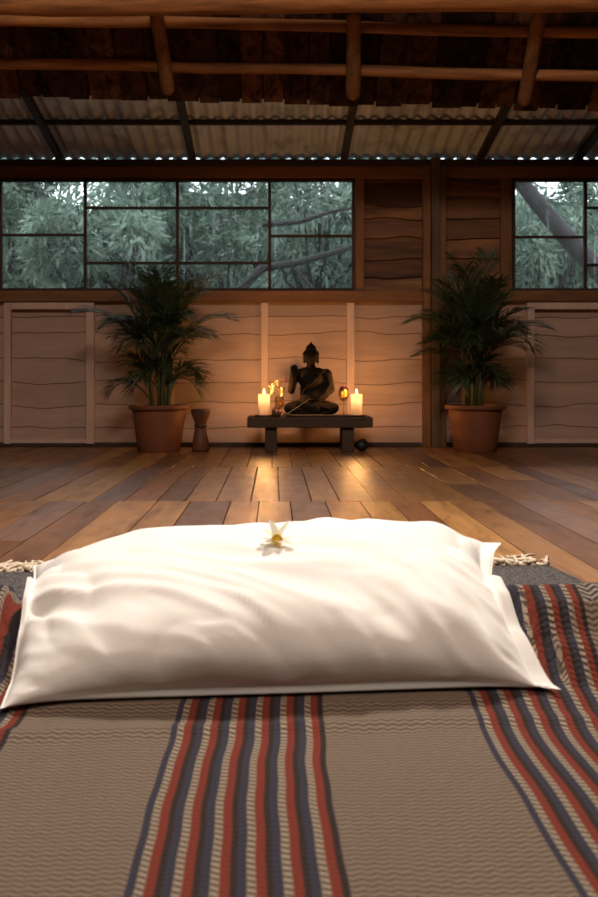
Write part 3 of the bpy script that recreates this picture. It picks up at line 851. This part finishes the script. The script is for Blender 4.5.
# black stone ornament by the bench leg
Xs = (361.5-275)/F*6.93
mb = MB(); mb.ell((Xs, 6.93, .038), (.040,.038,.038), 20, 14)
mb.v = [(Xs+(x-Xs)*(1+.14*noise.noise(Vector((x*40, y*40, z*40)))), 6.93+(y-6.93)*(1+.14*noise.noise(Vector((x*40, y*40, z*40+9)))), max(0, z*(1+.08*noise.noise(Vector((x*50, y*50, z*50)))))) for x, y, z in mb.v]
for k in range(7): mb.ell((Xs+.022*math.cos(k*.9), 6.93-.012+.01*math.sin(k*2), .05+.02*math.sin(k*1.3)), .012, 8, 6)
tag(mb.build('black_stone', M['black_stone'], origin=(Xs, 6.93, 0), smooth=True), 'small lumpy black stone on the floor by the right bench leg', 'stone')

# ------------------------------------------------------------------ pillow
def mound(y):
    pr = [(-9, .030), (1.36, .030), (1.43, .045), (1.50, .098), (1.545, .143), (1.585, .156), (1.64, .145), (1.72, .105), (1.80, .05), (1.88, .022), (9, .022)]
    for i in range(1, len(pr)):
        if y <= pr[i][0]:
            a, b2 = pr[i-1], pr[i]; t2 = (y-a[0])/(b2[0]-a[0]); t2 = t2*t2*(3-2*t2)*.5+t2*.5
            return a[1]+(b2[1]-a[1])*t2
FLc, FRc, BRc, BLc = Vector((-.343,1.370,.041)), Vector((.368,1.415,.045)), Vector((.370,1.80,.190)), Vector((-.395,1.80,.145))
def pil(u, v, side):
    """u, v in -1..1; side +1 top, -1 underside"""
    a, b2 = (u+1)/2, (v+1)/2
    p = FLc.lerp(FRc, a).lerp(BLc.lerp(BRc, a), b2)
    # edges draw inward between the corners
    p.x -= math.copysign((.045 if u > 0 else .012)*(1-v*v)*abs(u)**5, u)
    p.y += (.036*(1-u**4) if v < 0 else -.020*(1-u*u))*abs(v)**5
    ue = min(1, abs(u)/.92) if u > 0 else abs(u)/.985
    ue = min(1, ue); ex = max(0, 1-ue**3.2); ey = max(0, 1-abs(v)**2.8)
    th = (ex**.62)*(ey**.55)
    mz = mound(p.y)+.010
    if mz > p.z: p.z += (mz-p.z)*(1-th**.5)
    kf = max(0, abs(u)-.82)/.18*(1 if u > 0 else .5)
    p.z += .010*kf*noise.noise(Vector((v*3.5, u*2, 5)))*(1 if v > -.6 else .2)
    cx, cy = u*.37, v*.2
    wq = noise.noise(Vector((cx*4, cy*4, 11)))*.10
    dg = cy*1.0+cx*.55+wq                      # folds run down from upper left to lower right
    al = cx-.5*cy
    wr = -(abs(noise.noise(Vector((al*3.5, dg*17, 3))))-.2)*.016 - (abs(noise.noise(Vector((al*7, dg*34, 8))))-.2)*.006
    edge = (1-th)
    fold = (abs(noise.noise(Vector((cx*13+cy*6, cy*9-cx*3, 1.7))))-.2)*.018*min(1, edge*2.2+.1)
    if side > 0:
        T = .099
        up = Vector((-.02*u, -.16-.50*max(0, -v)**1.5, 1)).normalized()
        q = p+up*(T*th+(wr*(.12+.88*min(1, max(0, .35-v)*1.6))+fold)*min(1, th*4))
        q.z += .0025*(1-abs(u)**30)*(1-abs(v)**30)
    else:
        q = p+Vector((0, .0, -1))*(.045*th)+Vector((0,-.012,0))*th*max(0, -v)
    if v < -.2 and side < 0: q.z = max(q.z, p.z-.007*min(1, th*3))
    return q
NU, NV = 150, 100
def smp(t): return math.sin(t*PI/2)*.55+t*.45
us = [smp(-1+2*i/(NU-1)) for i in range(NU)]; vs_ = [smp(-1+2*j/(NV-1)) for j in range(NV)]
mb = MB()
for side in (1, -1):
    pts = [pil(u, v, side) for v in vs_ for u in us]
    fs = []
    for j in range(NV-1):
        for i in range(NU-1):
            q = (j*NU+i, j*NU+i+1, (j+1)*NU+i+1, (j+1)*NU+i); fs.append(q if side > 0 else q[::-1])
    mb.add(pts, fs)
root = thing('pillow', (0, 1.6, .05), 'large plump white cotton pillow lying on the striped blanket', 'pillow')
pw = mb.build('pillowcase', M['cotton'], root, smooth=True)
wl = pw.modifiers.new('w', 'WELD'); wl.merge_threshold = .0008
# flower on the pillow
def pil_at(X, Y):
    u = X/.37; v = 0
    for _ in range(30):
        q = pil(u, v, 1); v += (Y-q.y)*3; v = max(-.95, min(.95, v)); u += (X-q.x)*1.5
    return pil(u, v, 1)
yf = 1.60; fp = pil_at(.003, yf)
t = thing('flower', tuple(fp), 'small white flower with a yellow centre lying on top of the pillow', 'flower')
c = fp+Vector((0, 0, .006))
for k, (dx, dy, dz, l, wd) in enumerate([(.75,-.2,.22,.034,.008), (.55,.4,1.0,.036,.009), (-.35,.3,1.1,.034,.010), (-.75,.5,.65,.032,.010), (-1,-.3,.2,.030,.010),
                                        (-.7,-.9,.0,.032,.010), (.2,-1,.1,.024,.010), (.85,-.8,.02,.034,.008), (.0,.8,.7,.03,.010)]):
    mb = MB(); petal(mb, c, (dx, dy, dz), l, wd*1.5, curl=-.08); mb.build('petal', M['petal_white'], t, smooth=True)
mb = MB(); mb.ell(c+Vector((0, -.005, .003)), (.0070,.0060,.0068))
for k in range(12):
    a = k*2.4; mb.ell(c+Vector((.0065*math.cos(a), -.009, .003+.0065*math.sin(a))), .0022, 6, 4)
mb.build('stamens', M['yellow'], t, smooth=True)

# ------------------------------------------------------------------ rug and blanket
ang = math.atan(.085)
def rugp(x, y): # rug frame -> world; origin at far right corner
    return (.655+x*math.cos(ang)-y*math.sin(ang), 2.63+x*math.sin(ang)+y*math.cos(ang))
t = thing('fringed_rug', (*rugp(-.8, -.8), 0), 'dark grey woven rug with cream fringe lying on the floor under the blanket', 'rug')
mb = MB()
def rg(z0):
    def g(u, v):
        x, y = rugp(-1.55+1.55*u, -2.3+2.3*v)
        return (x, y, z0+.0035*noise.noise(Vector((x*6, y*6, 0)))+.003)
    return g
mb.grid(50, 60, rg(.006)); mb.grid(50, 60, rg(-.001), True)
N1 = 3000; rim = [i for i in range(50)]+[(j+1)*50-1 for j in range(1, 60)]+[59*50+i for i in range(48, -1, -1)]+[j*50 for j in range(58, 0, -1)]
mb.f += [(a, N1+a, N1+rim[(k+1) % len(rim)], rim[(k+1) % len(rim)])[::-1] for k, a in enumerate(rim)]; mb.c = [None]*len(mb.f); mb.build('rug_body', M['grey_rug'], t, smooth=True)
mb = MB(); r = random.Random(4); nf = 60
for i in range(nf):
    x = -1.53+1.52*i/(nf-1); ln = r.uniform(.09, .17)
    for s in range(4):
        a = r.uniform(-.6, .6); px_, py_ = x, -.005; pts = []
        for k in range(6):
            X_, Y_ = rugp(px_, py_); pts.append((X_, Y_, max(.004, .009+.012*math.sin(k*.6+s)*r.uniform(0, 1))))
            px_ += math.sin(a)*ln/5; py_ += math.cos(a)*ln/5; a += r.uniform(-.45, .45)
        mb.tube(pts, [.0060, .0050, .0044, .004, .0036, .003], 5)
fr_ = mb.build('fringe', M['fringe'], t, smooth=True); fr_['kind'] = 'stuff'

# pillow underside heightfield, so the blanket sinks beneath it
under = {}
for i in range(0, 90):
    for j in range(0, 60):
        q = pil(-1+2*i/89, -1+2*j/59, -1); k = (round(q.x/.012), round(q.y/.012))
        under[k] = min(under.get(k, 9), q.z)
def ublk(x, y):
    a, b2 = round(x/.012), round(y/.012); z = 9
    for i in (-2, -1, 0, 1, 2):
        for j in (-2, -1, 0, 1, 2): z = min(z, under.get((a+i, b2+j), 9))
    return z
BX0, BX1, BYA, BYB = -.95, .90, .35, 1.93
nx, ny = 230, 260
vs = []; uvs = []
arc = 0; prev = None; ys = [BYA+(BYB-BYA)*j/(ny-1) for j in range(ny)]
arcs = []
for y in ys:
    z = mound(y)
    if prev is not None: arc += math.hypot(y-prev[0], z-prev[1])
    prev = (y, z); arcs.append(BYA+arc)
for j, y in enumerate(ys):
    for i in range(nx):
        x = BX0+(BX1-BX0)*i/(nx-1)
        z = mound(y+.012*noise.noise(Vector((x*3, 0, 0))))
        z += .0035*noise.noise(Vector((x*9, y*5, 0)))+.004*noise.noise(Vector((x*22, y*3, 4)))*(1 if abs(x+.02) < .13 else .4)
        z += .006*math.exp(-((y-1.33-.03*math.sin(x*5))/.02)**2)
        ub = ublk(x, y)
        if ub < 9: z = min(z, ub-.004)
        ed = min(x-BX0, BX1-x, y-BYA, BYB-y)
        z = max(z, .0165)
        if ed < .02: z = .0165+(z-.0165)*ed/.02
        vs.append((x, y, z))
        du = .010*noise.noise(Vector((y*2.2, x*1.2, 7)))+.0035*noise.noise(Vector((y*9, x*2, 3)))
        uvs.append((x+du, arcs[j]+.004*noise.noise(Vector((x*6, y*2, 1)))))
mb = MB()
fs = [(j*nx+i, j*nx+i+1, (j+1)*nx+i+1, (j+1)*nx+i) for j in range(ny-1) for i in range(nx-1)]
mb.add(vs, fs)
N0 = nx*ny
rim = [i for i in range(nx)]+[(j+1)*nx-1 for j in range(1, ny)]+[(ny-1)*nx+i for i in range(nx-2, -1, -1)]+[j*nx for j in range(ny-2, 0, -1)]
mb.add([(vs[i][0], vs[i][1], .0140) for i in rim], [])
K = len(rim); uvs += [uvs[i] for i in rim]
mb.f += [(rim[i], N0+i, N0+(i+1) % K, rim[(i+1) % K])[::-1] for i in range(K)]+[tuple(N0+i for i in range(K))[::-1]]
mb.c = [None]*len(mb.f)
o = mb.build('striped_blanket', M['blanket'], origin=(0, 1.2, .012), smooth=True, uvs=uvs)
tag(o, 'beige blanket with red, navy and cream stripes spread under the pillow', 'blanket')
for o in bpy.data.objects:
    if '_o' in o: del o['_o']
